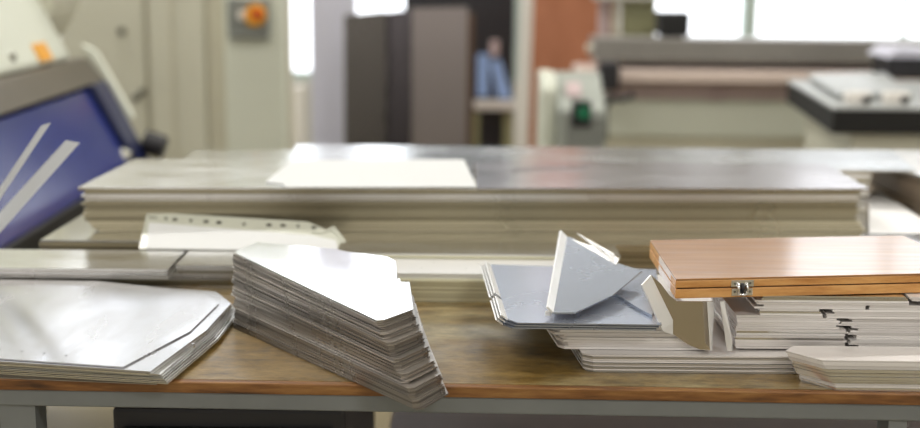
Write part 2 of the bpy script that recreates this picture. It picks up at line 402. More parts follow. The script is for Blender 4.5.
# ------------------------------------------------------------------ second row, behind the front corner stack
xl = -.80; x1 = Py(172, 285, 1.9).x; x2 = Py(239, 285, 1.9).x
pile('long_metal_strip', rect(xl, x2, 1.905, 2.0), BZ + .0003, BZ + .022, 8, KHAKI, '{o} long sheet of the low stack between clipped sheets and punched sleeve', 'metal sheet', 'long sheets behind the clipped stack', jit=.002, rot=.001, mats=[PALEM, ALU, KHAKI])
pile('long_metal_strip', rect(xl, x1, 1.875, 2.0), BZ + .0222, BZ + .038, 5, PALEM, '{o} strip overhanging the clipped sheets beside the punched sleeve', 'metal sheet', 'overhanging strips behind the clipped stack', jit=.001, rot=.0008, mats=[PALEM, ALU], top_mat=ALU)
pile('short_metal_strip', rect(x1 + .006, x2, 1.903, 2.0), BZ + .0222, BZ + .038, 5, PALEM, '{o} short sheet at the strip ends behind the slanting stack', 'metal sheet', 'short sheets behind the slanting stack', jit=.001, rot=.001, mats=[PALEM, KHAKI], top_mat=ALU)

# second row, middle
xa = Py(330, 300, 1.85).x; xb = Py(560, 300, 1.85).x
pile('stepped_metal_sheet', rect(xa, xb, 1.842, 2.0), BZ + .0003, BZ + .034, 12, YELM, '{o} yellowish sheet of the stack between slanting stack and folded trays', 'metal sheet', 'sheets between slanting stack and trays', jit=.0025, rot=.0015, mats=[YELM])
hl = [XY(u, v, BZ + .042) + (.0016,) for u, v in ((421, 268), (434, 262), (466, 268.5), (478, 263))]
pile('stepped_metal_sheet', rect(xa, xb + .02, 1.85, 2.0), BZ + .0342, BZ + .042, 3, MIRROR, '{o} shiny punched sheet above the yellowish ones behind the folded trays', 'metal sheet', 'punched shiny sheets behind the trays', jit=.0008, rot=.0008, holes=hl, mats=[PALEF], top_mat=PALEF)
pile('stepped_metal_sheet', rect(xa, xb + .1, 1.945, 2.02), BZ + .0422, BZ + .0495, 3, YELM, '{o} narrow sheet set back over the punched shiny sheets', 'metal sheet', 'narrow set back sheets', jit=.001, rot=.0008, mats=[YELM], top_mat=ALU)

# ------------------------------------------------------------------ wide low sheets under the long stacks
ZG = .896
gl = [Pz(-20, 262, ZG), Pz(84, 213, ZG), Pz(200, 190, ZG)]
GX0 = Pz(28, 248, ZG).x
outG = [(GX0, 2.035), (.93, 2.035), (.93, 2.12), (.84, 2.46), (.82, 2.46), (.82, 2.69), (GX0 + .02, 2.69)]
pile('broad_metal_sheet', outG, BZ + .0003, ZG, 13, KHAKI, '{o} broad sheet of the low stack under the long stacks', 'metal sheet', 'broad sheets under the long stacks', jit=.004, rot=.001, mats=[KHAKI], top_mat=MIRROR)

# long main stack
fl_ = Pz(80, 187, .972); frr = Pz(866, 188, .972)
FX0, FX1 = fl_.x, frr.x; FY = fl_.y
slF = (frr.y - fl_.y) / (frr.x - fl_.x)
fy = lambda x: FY + slF * (x - FX0)
outF = [(FX0 + .005, fy(FX0)), (FX1 - .012, fy(FX1)), (FX1 - .05, 2.40), (FX0 + .01, 2.40)]
def f_off(top):
    k = max(0, top - 20) / 14.0
    q = random.Random(900 + top // 3)
    return (k * k * .042 + q.uniform(-.003, .003), k * k * .012 + q.uniform(-.002, .002))
pile('long_metal_sheet', outF, ZG + .0003, .967, 31, KHAKI, '{o} long sheet of the tall stack under the white paper', 'metal sheet', 'long sheets of the tall stack', jit=.0035, rot=.0012, mats=[KHAKI] * 6 + [PALEM], offs=f_off)
random.seed(5)
xm = Pz(476, 175, .97).x
pile('long_metal_sheet', [(FX0 - .002, fy(FX0) - .006), (xm - .003, fy(xm) - .006), (xm - .003, 2.41), (FX0 + .015, 2.41)], .9672, .9725, 2, MIRROR, '{o} bluish cover sheet reaching from paper to tall stack end beside blue machine', 'metal sheet', 'bluish cover sheets on the tall stack', jit=.001, rot=.0005, mats=[KHAKI], top_mat=ALU)
cov = pile('long_metal_sheet', [(xm, fy(xm) - .004), (FX1 + .004, fy(FX1) - .006), (Pz(822, 161.5, .9725).x, 2.43), (xm, 2.43)], .9672, .9725, 2, PALEM, '{o} grey cover sheet reaching from paper to tall stack end near wooden case', 'metal sheet', 'grey cover sheets on the tall stack', jit=.001, rot=.0005, mats=[KHAKI], top_mat=MAUVEM)
# pen scribble on the grey cover sheet
sc = MB()
for s in range(7):
    u0 = 512 + s * 11
    pts = [Pz(u0 + k * 1.6, 170 - s * .5 + 2.2 * math.sin(k * 1.9 + s), .9728) for k in range(7)]
    sc.tube(pts, .0006, 5)
top_sheet = [o for o in cov if 'topmost' in o['label']][0]
sco = sc.build('pen_scribble', OFFBLACK, None); sco.parent = top_sheet; sco.location = sco.location - top_sheet.location

# paper on the stack
pp = [(265, 181.5), (271, 177), (291, 160), (464, 159), (477, 186.5), (286, 187), (283, 184)]
pm = plate_mesh('paper_sheet', centred([XY(u, v, .974) for u, v in pp])[1], .0004, PAPER)
c = centred([XY(u, v, .974) for u, v in pp])[0]
o = bpy.data.objects.new('paper_sheet', pm); COL.objects.link(o); o.location = (c[0], c[1], .9734)
tag(o, 'blank white paper sheet lying on top of the long tall metal stack', 'paper')

# stacks further back
hx0 = Pz(297, 147, .966).x; hx1 = Pz(888, 148, .966).x
pile('rear_metal_sheet', rect(hx0, .80, 2.46, 2.66), ZG + .0003, .956, 14, KHAKI, '{o} sheet of the rear stack hidden behind the tall long stack', 'metal sheet', 'sheets of the rear stack', jit=.003, rot=.001, mats=[KHAKI, PALEM])
oh = [(hx0, 2.45), (Pz(915, 170, .966).x, 2.40), (hx1, 2.665), (hx0 - .005, 2.675)]
pile('rear_metal_sheet', oh, .9625, .966, 2, GREYM, '{o} grey cover sheet of the rear stack, its corner reaching past tall stack', 'metal sheet', 'cover sheets of the rear stack', jit=.002, rot=.0005, mats=[PALEM], top_mat=REARM)
pile('rear_metal_sheet', [XY(184, 160, .962), XY(300, 160, .962), XY(300, 150, .962), XY(194, 150, .962)], ZG + .0003, .962, 12, ALU, '{o} sheet of the small rear stack near the cream cabinet', 'metal sheet', 'sheets of the small rear stack', jit=.002, rot=.001, mats=[ALU, PALEM])
ra, rb = Pz(880, 193, ZG), Pz(940, 236, ZG)
outR = [(.86, 2.47), (.955, 2.12), (1.2, 2.12), (1.2, 2.70), (.86, 2.70)]
pile('brownish_metal_sheet', outR, BZ + .0003, .957, 30, RUSTYM, '{o} brownish sheet of the stack beside the tall long stack', 'metal sheet', 'sheets of the brownish stack', jit=.0035, rot=.001, mats=[RUSTYM])
pile('brownish_metal_sheet', [(.835, 2.44), (.945, 2.10), (1.2, 2.10), (1.2, 2.70), (.835, 2.70)], .9573, .962, 2, PALEM, '{o} white shining cover sheet on the brownish stack', 'metal sheet', 'cover sheets of the brownish stack', jit=.001, rot=.0005, mats=[PALEM])

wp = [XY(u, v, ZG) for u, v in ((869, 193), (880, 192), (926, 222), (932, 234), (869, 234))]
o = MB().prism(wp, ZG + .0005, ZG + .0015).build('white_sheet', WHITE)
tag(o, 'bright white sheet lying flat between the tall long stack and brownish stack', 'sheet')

# ------------------------------------------------------------------ punched sleeve with white paper, leaning on the tall stack
t = thing('punched_sleeve', (Py(240, 240, 2.05).x, 2.06, ZG), 'punched plastic sleeve holding white paper, leaning on the long tall stack', 'sleeve')
def LN(u, v):                                    # a point on the sleeve's leaning plane
    d = ray(u, v); n = Vector((0, -.040, .105)).normalized(); p0 = Vector((0, 2.035, ZG + .003))
    k = (p0 - CAM).dot(n) / d.dot(n); return CAM + d * k
n = Vector((0, -.040, .105)).normalized()
def strip3(mb, pts, lift, th): mb.loft([[p + n * lift for p in pts], [p + n * (lift + th) for p in pts]]); return mb
strip3(MB(), [LN(u, v) for u, v in ((139, 249), (147, 212), (308, 222), (326, 230), (334, 226), (345, 240), (346, 252))], 0, .0006).build('sleeve', SLEEVE, t)
strip3(MB(), [LN(u, v) for u, v in ((146, 249), (149, 223), (312, 236), (336, 241), (339, 252))], .0008, .0004).build('white_insert', PAPER, t)
for u, v, w in ((166, 219, 1.2), (175, 220, 2.4), (191, 221, 1.3), (206, 222, 2.6), (219, 223, 2.6), (244, 224.5, 1.3), (269, 225.5, 2.6), (283, 226, 2.6), (298, 226.5, 1.3), (314, 228, 2.4)):
    hb = strip3(MB(), [LN(u - w, v + 1.2), LN(u - w, v - 1.2), LN(u + w, v - 1.2), LN(u + w, v + 1.2)], .0008, .0003); hb.build('punched_hole', HOLE, t)
strip3(MB(), [LN(u, v) for u, v in ((149, 218.2), (149, 217), (157, 217.6), (157, 218.8))], .0008, .0003).build('printed_mark', BOLT, t)
cr = MB()
cr.tube([LN(u, v) + n * .0015 for u, v in ((312, 233), (322, 234), (332, 231), (338, 236), (344, 244))], .0012, 6)
cr.build('crumpled_corner', SLEEVE, t)

# ------------------------------------------------------------------ centre: blunt stacks under the folded trays
def ctr(uL, uR, vb, zb): return Pz(uL, vb, zb)
a = Pz(581, 369, BZ); xr = Py(797, 370, 1.52).x
pile('flat_metal_sheet', [(a.x, 1.523), (a.x + .012, 1.515), (xr, 1.515), (xr + .02, 1.80), (a.x - .03, 1.80)], BZ + .0003, .8735, 9, MATTE, '{o} sheet of the base stack under the folded trays', 'metal sheet', 'sheets of the base stack under the trays',
     jit=.002, rot=.002, mats=[MATTE, GREYM, MATTE], top_mat=MATTE, gap=.0005, shift=(.004, 0))
a = Pz(556, 351, .8735); xr = .305
offB = lambda k: (.004 * k * .5 - .01 + (.004 if k % 3 else -.002), 0)
pile('flat_metal_sheet', [(a.x, 1.545), (a.x + .008, 1.536), (xr, 1.536), (xr, 1.80), (a.x - .03, 1.80)], .8737, .9055, 10, MATTE, '{o} sheet of the upper stack carrying the folded trays', 'metal sheet', 'sheets of the stack carrying the trays',
     jit=.003, rot=.002, mats=[MATTE, MATTE, MATTE], offs=offB)

# folded trays
def tray(z, dx, lab, mat):
    p = [Pz(u, v, .916) + Vector((dx, 0, z - .916)) for u, v in ((489, 263), (506, 317.5), (516, 321), (660, 323), (655, 268))]
    t = thing('folded_tray', (p[0].x + .08, 1.68, z), lab, 'metal tray', 'folded trays with turned up side')
    MB().loft([[q for q in p], [q + Vector((0, 0, .0018)) for q in p]]).build('base_plate', mat, t)
    q0, q1 = p[0], p[1]; mid = q0.lerp(q1, .66); L = Vector((-.009, -.003, .007))
    def fl(a, b):
        MB().loft([[a, b, b + L, a + L], [v + Vector((.0016, 0, .0008)) for v in (a, b, b + L, a + L)]]).build('side_flange', PALEF, t)
    fl(q0, q0.lerp(q1, .63)); fl(q0.lerp(q1, .68), q1)
    return t
tray(.9062, -.004, 'lowest folded tray between the flat stack and two further trays', BLUEM)
tray(.9092, -.001, 'middle folded tray in the pile of three beside the wooden case', BLUEM)
tray(.9122, .002, 'topmost bluish folded tray carrying the triangular bracket', BLUEM)
hb_z = .9141

# triangular bracket with flanges
def BR(u, v):
    n = Vector((0, -.075, 1)).normalized(); p0 = Vector((.1, 1.52, .9215)); d = ray(u, v)
    return CAM + d * ((p0 - CAM).dot(n) / d.dot(n))
t = thing('triangular_bracket', (.1, 1.55, hb_z), 'triangular folded bracket with upright flange lying on the bluish tray', 'metal bracket')
pts = [BR(u, v) for u, v in ((552, 314), (575, 314), (612, 297), (642, 272), (616, 264), (572, 239), (566, 238))]
MB().slab(pts, .002).build('plate', BLUEM, t)
up = Vector((-.0095, -.001, .010))
q = [BR(552, 314), BR(566, 238)]
MB().loft([[q[0], q[1], q[1] + up * 1.05, q[0] + up * .8], [v + Vector((.0022, 0, .0016)) for v in (q[0], q[1], q[1] + up * 1.05, q[0] + up * .8)]]).build('upright_flange', PALEF, t)
q = [BR(569, 239), BR(616, 266)]; up2 = Vector((.006, .012, .006))
q4 = [q[0], q[1], q[1] + up2, q[1].lerp(q[0], .93) + up2 * 1.3, q[1].lerp(q[0], .12) + up2 * 1.3]
MB().slab(q4, .0018).build('rear_flange', PALEF, t)
MB().cyl(BR(548, 312) - Vector((0, 0, .004)), BR(548, 312) + Vector((0, 0, .001)), .004, 10).cyl(BR(606, 296) - Vector((0, 0, .004)), BR(606, 296) + Vector((0, 0, .0005)), .003, 10).build('foot', PALEF, t)

# pointed plate tucked under the case
t = MB().prism([XY(u, v, .918) for u, v in ((613, 292), (648, 279), (656, 300), (652, 315), (640, 309))], .9143, .918).build('pointed_plate', BLUEM)
tag(t, 'small pointed bluish plate between triangular bracket and upright channel bracket', 'metal plate')

# upright channel bracket in front of the stacks
YE = 1.528
WEBM = metal('brownish_mirror_metal', (.62, .57, .50, 1), (.62, .57, .50, 1), .1, .16, bmp=.004)  # mirror-like metal with an even brown tint
t = thing('channel_bracket', (.26, YE, .874), 'upright mirror bright channel bracket with white flange under the wooden case corner', 'metal bracket')
E = [Py(u, v, YE) for u, v in ((651, 275), (661, 284), (670, 296), (677, 301.5), (713, 301.5), (711, 350.5), (700, 349.5), (688, 344.5), (673, 334))]
MB().loft([E, [p + Vector((0, .0018, 0)) for p in E]]).build('web', WEBM, t)
f = [Py(651, 275, YE), Py(673, 320, YE), Py(673, 335, YE - .002), Py(663, 331, YE - .009), Py(642, 285, YE - .009)]
MB().loft([f, [p + Vector((-.0012, .0014, -.0004)) for p in f]]).build('side_flange', PALEF, t)
f = [Py(713, 301.5, YE), Py(711, 350.5, YE), Py(710, 350.5, YE - .016), Py(707, 301.5, YE - .016)]
MB().loft([f, [p + Vector((.0016, 0, 0)) for p in f]]).build('end_flange', PALEF, t)

# blade bracket next to it
t = thing('angle_blade', (.315, YE, .874), 'narrow upright metal blade between the channel bracket and the layered stack', 'metal bracket')
f = [Py(720, 301.5, YE), Py(724, 301.5, YE), Py(731.5, 340, YE - .006), Py(731.5, 351, YE - .006), Py(727, 351, YE - .004)]
MB().loft([f, [p + Vector((.0016, .003, 0)) for p in f]]).build('blade', PALEF, t)

# layered stack under the wooden case: two runs of sheets meeting at ragged joints
zc0, zc1, nC = .8757, .9445, 24
pit = (zc1 - zc0) / nC
random.seed(77)
xc0 = Py(734, 340, 1.54).x; XR = .72
def xat(u): return Py(u, 330, 1.54).x
for k in range(nC):
    z = zc0 + pit * k; frac = k / nC
    v_ = 351 - 50 * frac
    if frac > .60: xs = xat(758) + random.uniform(-.006, .006)
    else: xs = xc0 + .002 + random.uniform(-.0015, .0015)
    if frac < .35: xj = xat(846)
    elif frac < .55: xj = xat(838)
    elif frac < .72: xj = xat(820 if k % 2 else 822)
    elif frac < .80: xj = xat(866)
    else: xj = xat(905)
    xj += random.uniform(-.003, .003)
    g = .005 + (.012 if k % 4 < 2 else 0)
    jy = random.uniform(-.0012, .0012); setb = .006 if .2 < frac < .55 else .0
    r = nC - k; w = 'topmost' if r == 1 else 'lowest' if r == nC else ordinal(r)
    o = MB().box(xs, xj, 1.54 + jy, 1.70, z, z + pit - .0003).build('layered_metal_sheet', [MATTE, MATTE, ALU, MATTE][random.randrange(4)])
    tag(o, w + ' sheet on the blade side of the layered stack under the wooden case', 'metal sheet', 'blade side sheets under the wooden case')
    o = MB().box(xj + g, XR, 1.54 + jy + setb, 1.70, z, z + pit - .0003).build('layered_metal_sheet', [MATTE, MATTE, MATTE][random.randrange(3)])
    tag(o, w + ' sheet past the ragged joint of the layered stack under the wooden case', 'metal sheet', 'far side sheets under the wooden case')

# front stack with slanted end
zd = .8885
pd = [Pz(822, 360, zd), Pz(791, 352, zd)]
xD = pd[0].x
outD = [(xD, pd[0].y), (.66, pd[0].y - .003), (.66, 1.512), (xD - .02, 1.512), (pd[1].x - .005, pd[1].y + .006)]
bD = Pz(833, 386, BZ)
pile('slant_cut_sheet', outD, BZ + .0003, zd, 17, MATTE, '{o} sheet of the slant ended front stack below the wooden case', 'metal sheet', 'sheets of the slant ended front stack',
     shift=(bD.x - xD, 0), jit=.0012, rot=.001, mats=[MATTE, ALU], top_mat=MATTE)
# base packing behind the slanted stack, carrying the layered stack
a0 = Py(800, 370, 1.53).x + .03
pile('packing_sheet', rect(a0, XR, 1.53, 1.72), BZ + .0003, .8755, 8, MATTE, '{o} packing sheet under the far part of the layered stack', 'metal sheet', 'packing sheets under the layered stack', jit=.001, rot=.0005)

# ------------------------------------------------------------------ wooden case
zb, zt = .9452, .9702
A = Pz(676, 279, zt); B = Pz(920, 273.5, zt); Cc = Pz(650, 240, zt)
dx = (B - A); dx.z = 0; dx.normalize(); dy = Vector((-dx.y, dx.x, 0))
dep = (Cc - A).dot(dy)
L_ = .40
def W(a, b, z): p = A + dx * a + dy * b; return (p.x, p.y, z)
print('case', A, dep, dx)
t = thing('wooden_case', W(L_ / 2, dep / 2, zb), 'flat varnished wooden case with metal latch resting on the layered stack', 'case')
zs = zb + (zt - zb) * .5
sk = (Cc - A).dot(dx)
def slabW(z0, z1, mb=None, a0=0, a1=L_, b0=0, b1=None, bev=.0012):
    b1 = dep if b1 is None else b1
    q = [(a0 + sk * (b0 / dep), b0), (a1, b0), (a1, b1), (a0 + sk * (b1 / dep), b1)]
    return (mb or MB()).loft([[W(a, b, z0) for a, b in q], [W(a, b, z1) for a, b in q]], bev)
lid = slabW(zs + .0008, zt - .0022).build('lid', BOXSIDE, t)
slabW(zt - .0022, zt, bev=.0006).build('lid_top', BOXTOP, lid)
slabW(zb, zs - .0006).build('base', BOXSIDE, t)
slabW(zs - .0006, zs + .0008, a0=.003, a1=L_ - .003, b0=.003, b1=dep - .003, bev=0).build('seam', DARKSEAM, t)
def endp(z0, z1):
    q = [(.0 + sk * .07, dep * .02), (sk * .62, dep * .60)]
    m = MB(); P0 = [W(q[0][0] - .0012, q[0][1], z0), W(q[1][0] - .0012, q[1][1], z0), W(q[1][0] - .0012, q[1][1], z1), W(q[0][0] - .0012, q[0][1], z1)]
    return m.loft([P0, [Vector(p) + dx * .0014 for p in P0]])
tag(endp(zs + .0016, zt - .002).build('end_sheen', BOXEND, lid), 'window sheen painted on case end')
tag(endp(zb + .001, zs - .0012).build('end_sheen', BOXEND, t), 'window sheen painted on case end')
# latch
ax = (Pz(738, 285, .957) - A).dot(dx)
lt = MB()
def lbox(a0, a1, z0, z1, d0, d1, bev=.0006):
    return MB().loft([[W(a0, -d0, z0), W(a1, -d0, z0), W(a1, -d1, z0), W(a0, -d1, z0)], [W(a0, -d0, z1), W(a1, -d0, z1), W(a1, -d1, z1), W(a0, -d1, z1)]], bev)
latch = lbox(ax - .0145, ax + .0145, zs + .001, zt - .003, .0002, .0016).build('latch', CHROME, t)
lbox(ax - .0135, ax + .0135, zs - .0105, zs - .001, .0002, .0016).build('strike_plate', CHROME, latch)
hp = MB()
for sx in (-1, 1):
    hp.tube([W(ax + sx * .0055, -.0028, zs + .006), W(ax + sx * .0058, -.0045, zs), W(ax + sx * .005, -.0036, zs - .007)], .0018, 8)
hp.tube([W(ax - .0055, -.0036, zs - .0075), W(ax, -.004, zs - .0085), W(ax + .0055, -.0036, zs - .0075)], .0018, 8)
hp.build('hasp', CHROME, latch, True)
for sx in (-1, 1):
    for zz in (zs + .0055, zs - .005):
        p = Vector(W(ax + sx * .0095, -.0016, zz)); MB().cyl(p, p - dy * .0009, .0016, 10).build('screw', BOLT, latch)
MB().tube([W(ax, -.002, zs + .005), W(ax, -.004, zs - .001), W(ax, -.0025, zs - .006)], .0022, 8).build('hook', OFFBLACK, latch, True)

# ------------------------------------------------------------------ two thin bent strips standing on their feet on the overhanging strips
STRIPM = metal('mauve_strip_metal', (.66, .69, .72, 1), (.62, .65, .68, 1), .3, .42, metallic=.3)
def strip(u0, v0, u1, v1, y, w0, w1, lab):
    a, b = Py(u0, v0, y), Py(u1, v1, y); d = (b - a).normalized()
    s = Vector((d.z, 0, -d.x)).normalized()
    zf = BZ + .038 + .0012
    lo = a + d * ((zf - a.z) / d.z)
    t = thing('bent_metal_strip', (lo.x, y, zf - .001), lab, 'metal strip', 'thin bent strips')
    pts = [Vector((lo.x - w0 / d.z, y, zf)), Vector((lo.x + w0 / d.z, y, zf)), b + s * w1, b - s * w1 - d * .012]
    MB().loft([pts, [p + Vector((0, .0015, 0)) for p in pts]]).build('blade', STRIPM, t)
    MB().box(lo.x - w0 / d.z, lo.x + w0 / d.z, y - .012, y + .012, zf - .001, zf).build('foot', STRIPM, t)
strip(0, 193, 48, 121, 1.925, .0052, .0045, 'narrower upper bent strip standing up in front of the blue machine')
strip(0, 222, 75, 139, 1.96, .011, .009, 'broader lower bent strip standing up in front of the blue machine')

# ------------------------------------------------------------------ blue folding machine
XF = -1.06
t = thing('folding_machine', (-1.5, 3.1, 0), 'blue and cream folding machine with sloping blue apron beside the bench end', 'machine')
y0, y1 = 2.2, 3.72
MB().prism_y([(-.945, .79), (-1.05, .985), (-1.9, .985), (-1.9, .02), (-1.30, .02), (-.935, .765)], y0, y1 - .13, .006).build('apron', BLUE, t)
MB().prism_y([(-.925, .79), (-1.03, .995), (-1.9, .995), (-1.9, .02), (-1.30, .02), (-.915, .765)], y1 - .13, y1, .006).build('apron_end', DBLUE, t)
MB().prism_y([(-1.35, .02), (-1.0, .56), (-.925, .66), (-.925, .762), (-1.3, .762)], y0, y1 - .05, .004).build('black_skirt', BLACK, t)
pts = [(-1.04, .996), (-1.09, 1.06), (-1.9, 1.06), (-1.9, .996)]
MB().prism_y(pts, y0, y1 + .02, .004).build('beam_band', BAND, t)
h = MB().prism_y([(-1.11, 1.061), (-1.27, 1.38), (-1.9, 1.44), (-1.9, 1.061)], y0, y1 - .05, .02).build('upper_housing', CREAM2, t)
MB().cyl((-1.42, y1 - .05, 1.30), (-1.42, y1 + .22, 1.30), .27, 40).build('round_end_cover', CREAM, t)
for yy, zz in ((2.75, 1.10), (2.98, 1.10), (3.22, 1.10)):
    MB().cyl((-1.16, yy, zz), (-1.122, yy, zz), .012, 12).build('bolt', BOLT, t)
MB().prism_y([(-1.13, 1.075), (-1.112, 1.075), (-1.134, 1.12), (-1.152, 1.12)], 3.40, 3.50).build('yellow_sticker', YELLOW, t)
MB().prism_y([(-1.11, 1.10), (-1.07, 1.08), (-.965, .885), (-1.0, .87)], y1 + .02, y1 + .06, .004).build('side_arm', CREAM2, t)
MB().cyl((-.93, y1 + .0, .82), (-.87, y1 + .0, .80), .035, 16).build('pivot', OFFBLACK, t)
MB().cyl((-.965, y1 - .14, .80), (-.94, y1 - .14, .79), .02, 16).build('knob', CREAM, t)

# ------------------------------------------------------------------ cream control cabinet with emergency switch
YC = 4.8
X = lambda u, y: Py(u, 80, y).x
t = thing('control_cabinet', (X(190, YC), YC + .3, 0), 'tall cream control cabinet with ribbed doors behind the blue machine', 'cabinet')
MB().box(X(62, YC), X(288, YC), YC + .02, YC + .14, .02, 1.72, .006).build('body', CREAM3, t)
MB().box(X(62, YC), X(146, YC), YC - .005, YC + .02, .06, 1.70, .006).build('door', CREAM, t)
MB().box(X(150, YC), X(206, YC), YC - .0, YC + .02, .06, 1.70, .006).build('door', CREAM, t)
MB().box(X(208, YC), X(226, YC), YC + .008, YC + .02, .06, 1.70, .003).build('rib', CREAM3, t)
MB().box(X(172, YC), X(174, YC), YC - .006, YC, .06, 1.70).build('rib', CREAM3, t)
MB().box(X(228, YC), X(287, YC), YC - .06, YC + .02, .06, 1.70, .008).build('switch_panel', CREAM2, t)
for u, v in ((122, 31), (136, 98), (143, 92)):
    p = Py(u, v, YC - .005); MB().cyl(p, p - Vector((0, .012, 0)), .014, 14).build('screw_cap', BOLT, t)
p0, p1 = Py(230, 38, YC - .06), Py(270, -2, YC - .06)
hb = MB().box(p0.x, p1.x, YC - .10, YC - .06, p0.z, p1.z, .006).build('switch_bracket', GREYP2, t)
p = Py(256, 15, YC - .10); MB().cyl(p, p - Vector((0, .03, 0)), .038, 24).build('yellow_switch_base', YELLOW, hb)
q = Py(258, 14, YC - .13); MB().cyl(q, q - Vector((0, .03, 0)), .014, 20, .016).build('red_switch_button', RED, hb)
p = Py(243, 15, YC - .10); MB().cyl(p, p - Vector((0, .025, 0)), .017, 20).build('white_knob', WHITEP, hb)

# pale post panel beside the cabinet
YL = 5.7
o = MB().box(X(311, YL), X(356, YL), YL, YL + .08, 0, 2.0, .004).build('grey_post_panel', LAV)
tag(o, 'pale lavender grey upright panel beside the dark leaning sheets', 'panel')
o = MB().box(X(277, 5.4), X(303, 5.4), 5.4, 5.45, 0, .82, .004).build('low_grey_panel', WHITEP)
tag(o, 'low whitish panel standing in the bright gap by the cabinet', 'panel')

# ------------------------------------------------------------------ dark metal sheets standing behind the bench
def leaning(u0, v0, u1, v1, y, lab, th=.012, m=DARKM, lean=.05):
    a, b = Py(u0, v0, y), Py(u1, v1, y)
    pts = [(a.x, y - lean, 0), (b.x, y - lean, 0), (b.x, y, b.z), (a.x, y, a.z)]
    o = MB().loft([pts, [Vector(p) + Vector((0, th, 0)) for p in pts]], .002).build('upright_metal_sheet', m)
    tag(o, lab, 'metal sheet', 'dark metal sheets standing behind the bench')
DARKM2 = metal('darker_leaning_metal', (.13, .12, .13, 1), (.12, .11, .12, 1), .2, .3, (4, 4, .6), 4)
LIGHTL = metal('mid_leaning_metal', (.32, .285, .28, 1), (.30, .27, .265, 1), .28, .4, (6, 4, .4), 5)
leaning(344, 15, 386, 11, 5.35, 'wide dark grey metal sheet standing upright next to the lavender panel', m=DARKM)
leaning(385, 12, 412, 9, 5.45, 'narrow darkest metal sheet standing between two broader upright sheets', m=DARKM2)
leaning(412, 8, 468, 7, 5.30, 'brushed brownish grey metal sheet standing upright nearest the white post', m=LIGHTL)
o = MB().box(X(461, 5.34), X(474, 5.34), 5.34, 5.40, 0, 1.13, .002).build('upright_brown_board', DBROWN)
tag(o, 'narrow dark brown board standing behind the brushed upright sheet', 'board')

YK = 6.5
t = thing('dark_machine_cabinet', (X(460, YK), YK + .25, 0), 'dark machine cabinet with pale blue panels seen beside the white post', 'machine')
xa, xb = X(404, YK), X(514, YK)
MB().box(xa, xb, YK, YK + .5, .02, 2.25, .008).build('body', OFFBLACK, t)
a, b = Py(477, 96, YK), Py(489, 54, YK)
MB().box(a.x, b.x, YK - .02, YK, a.z, b.z, .003).build('blue_panel', PBLUE, t)
q = [Py(u, v, YK - .01) for u, v in ((490, 62), (500, 58), (512, 98), (498, 98))]
MB().loft([q, [p + Vector((0, .008, 0)) for p in q]]).build('blue_panel', PBLUE, t)
a, b = Py(474, 109, YK - .06), Py(514, 101, YK - .06)
MB().box(a.x, b.x, YK - .1, YK, a.z, b.z, .003).build('white_ledge', WHITEP, t)
a, b = Py(490, 56, YK), Py(499, 40, YK)
MB().box(a.x, b.x, YK - .03, YK, a.z, b.z, .008).build('mauve_handle', MAUVE, t)
a, b = Py(471, 148, YK), Py(479, 112, YK)
MB().box(a.x, b.x, YK - .02, YK, .1, b.z).build('olive_upright', OLIVE, t)
a, b = Py(503, 148, YK), Py(513, 112, YK)
MB().box(a.x, b.x, YK - .02, YK, .1, b.z).build('olive_upright', OLIVE, t)

# white post and terracotta board
YW = 5.6
a, b = Py(515, 146, YW), Py(527, 0, YW)
t = MB().loft([[(a.x, YW, 0), (a.x + .052, YW, 0), (a.x + .052, YW + .06, 0), (a.x, YW + .06, 0)], [(a.x + .03, YW, 2.2), (a.x + .082, YW, 2.2), (a.x + .082, YW + .06, 2.2), (a.x + .03, YW + .06, 2.2)]], .004).build('white_post', WHITEP)
tag(t, 'white upright post in front of the terracotta board', 'post')
t = MB().box(X(524, 5.9), X(612, 5.9), 5.9, 5.95, 0, 2.0, .004).build('terracotta_board', BROWN)
tag(t, 'large terracotta brown board standing upright behind the grey console', 'board')

# ------------------------------------------------------------------ press with grey beam
YP = 5.0
t = thing('bending_press', (1.6, YP + .4, 0), 'long cream press with a grey horizontal beam under the bright windows', 'machine')
z = lambda v, y=YP, u=700: Py(u, v, y).z
xa, xb = X(594, YP), 3.0
MB().box(xa, xb, YP, YP + .22, z(62), z(39), .005).build('beam', BEAM, t)
MB().box(X(606, YP), xb, YP + .1, YP + .7, .03, z(84), .006).build('body', CREAM3, t)
MB().box(X(606, YP), xb - .02, YP + .085, YP + .1, z(140), z(103), .004).build('front_panel', CREAM2, t)
MB().box(X(606, YP), xb - .02, YP + .08, YP + .1, z(101), z(85), .004).build('recess_panel', MAUVE, t)
MB().box(X(579, YP), xb, YP - .03, YP + .3, z(82), z(70), .004).build('ledge', PINK, t)
MB().box(X(600, YP + .2), X(611, YP + .2), YP + .301, YP + .35, z(62), 2.0, .004).build('upright', MAUVE, t)
MB().box(X(613, YP + .2), X(621, YP + .2), YP + .301, YP + .33, z(62), 2.0, .004).build('upright', CREAM3, t)
MB().box(X(624, YP + .2), X(657, YP + .2), YP + .301, YP + .4, z(62), 2.0, .004).build('upright', OLIVE, t)
MB().box(X(590, YP + .2), X(656, YP + .2), YP + .20, YP + .228, z(2), z(-6), .003).build('cross_bar', WHITEP, t)
MB().box(X(590, YP), 1.38, YP + .18, YP + .30, 1.225, 2.0, .006).build('added_arm', BEAM, t)  # added above the view to darken what the cover sheets reflect
MB().box(1.38, 2.1, YP + .18, YP + .30, 1.225, 1.64, .006).build('added_arm_tip', BEAM, t)  # added lower extension, keeps window glare off the far cover corner
MB().cyl(Py(586, 48, YP + .1), Py(598, 48, YP + .1), .014, 14).build('shaft_end', CREAM, t)
MB().box(X(600, YP), xb, YP + .23, YP + .27, z(82), z(50), .003).build('back_plate', PINK, t)
a, b = Py(598, 90, YP - .08), Py(619, 62, YP - .08)
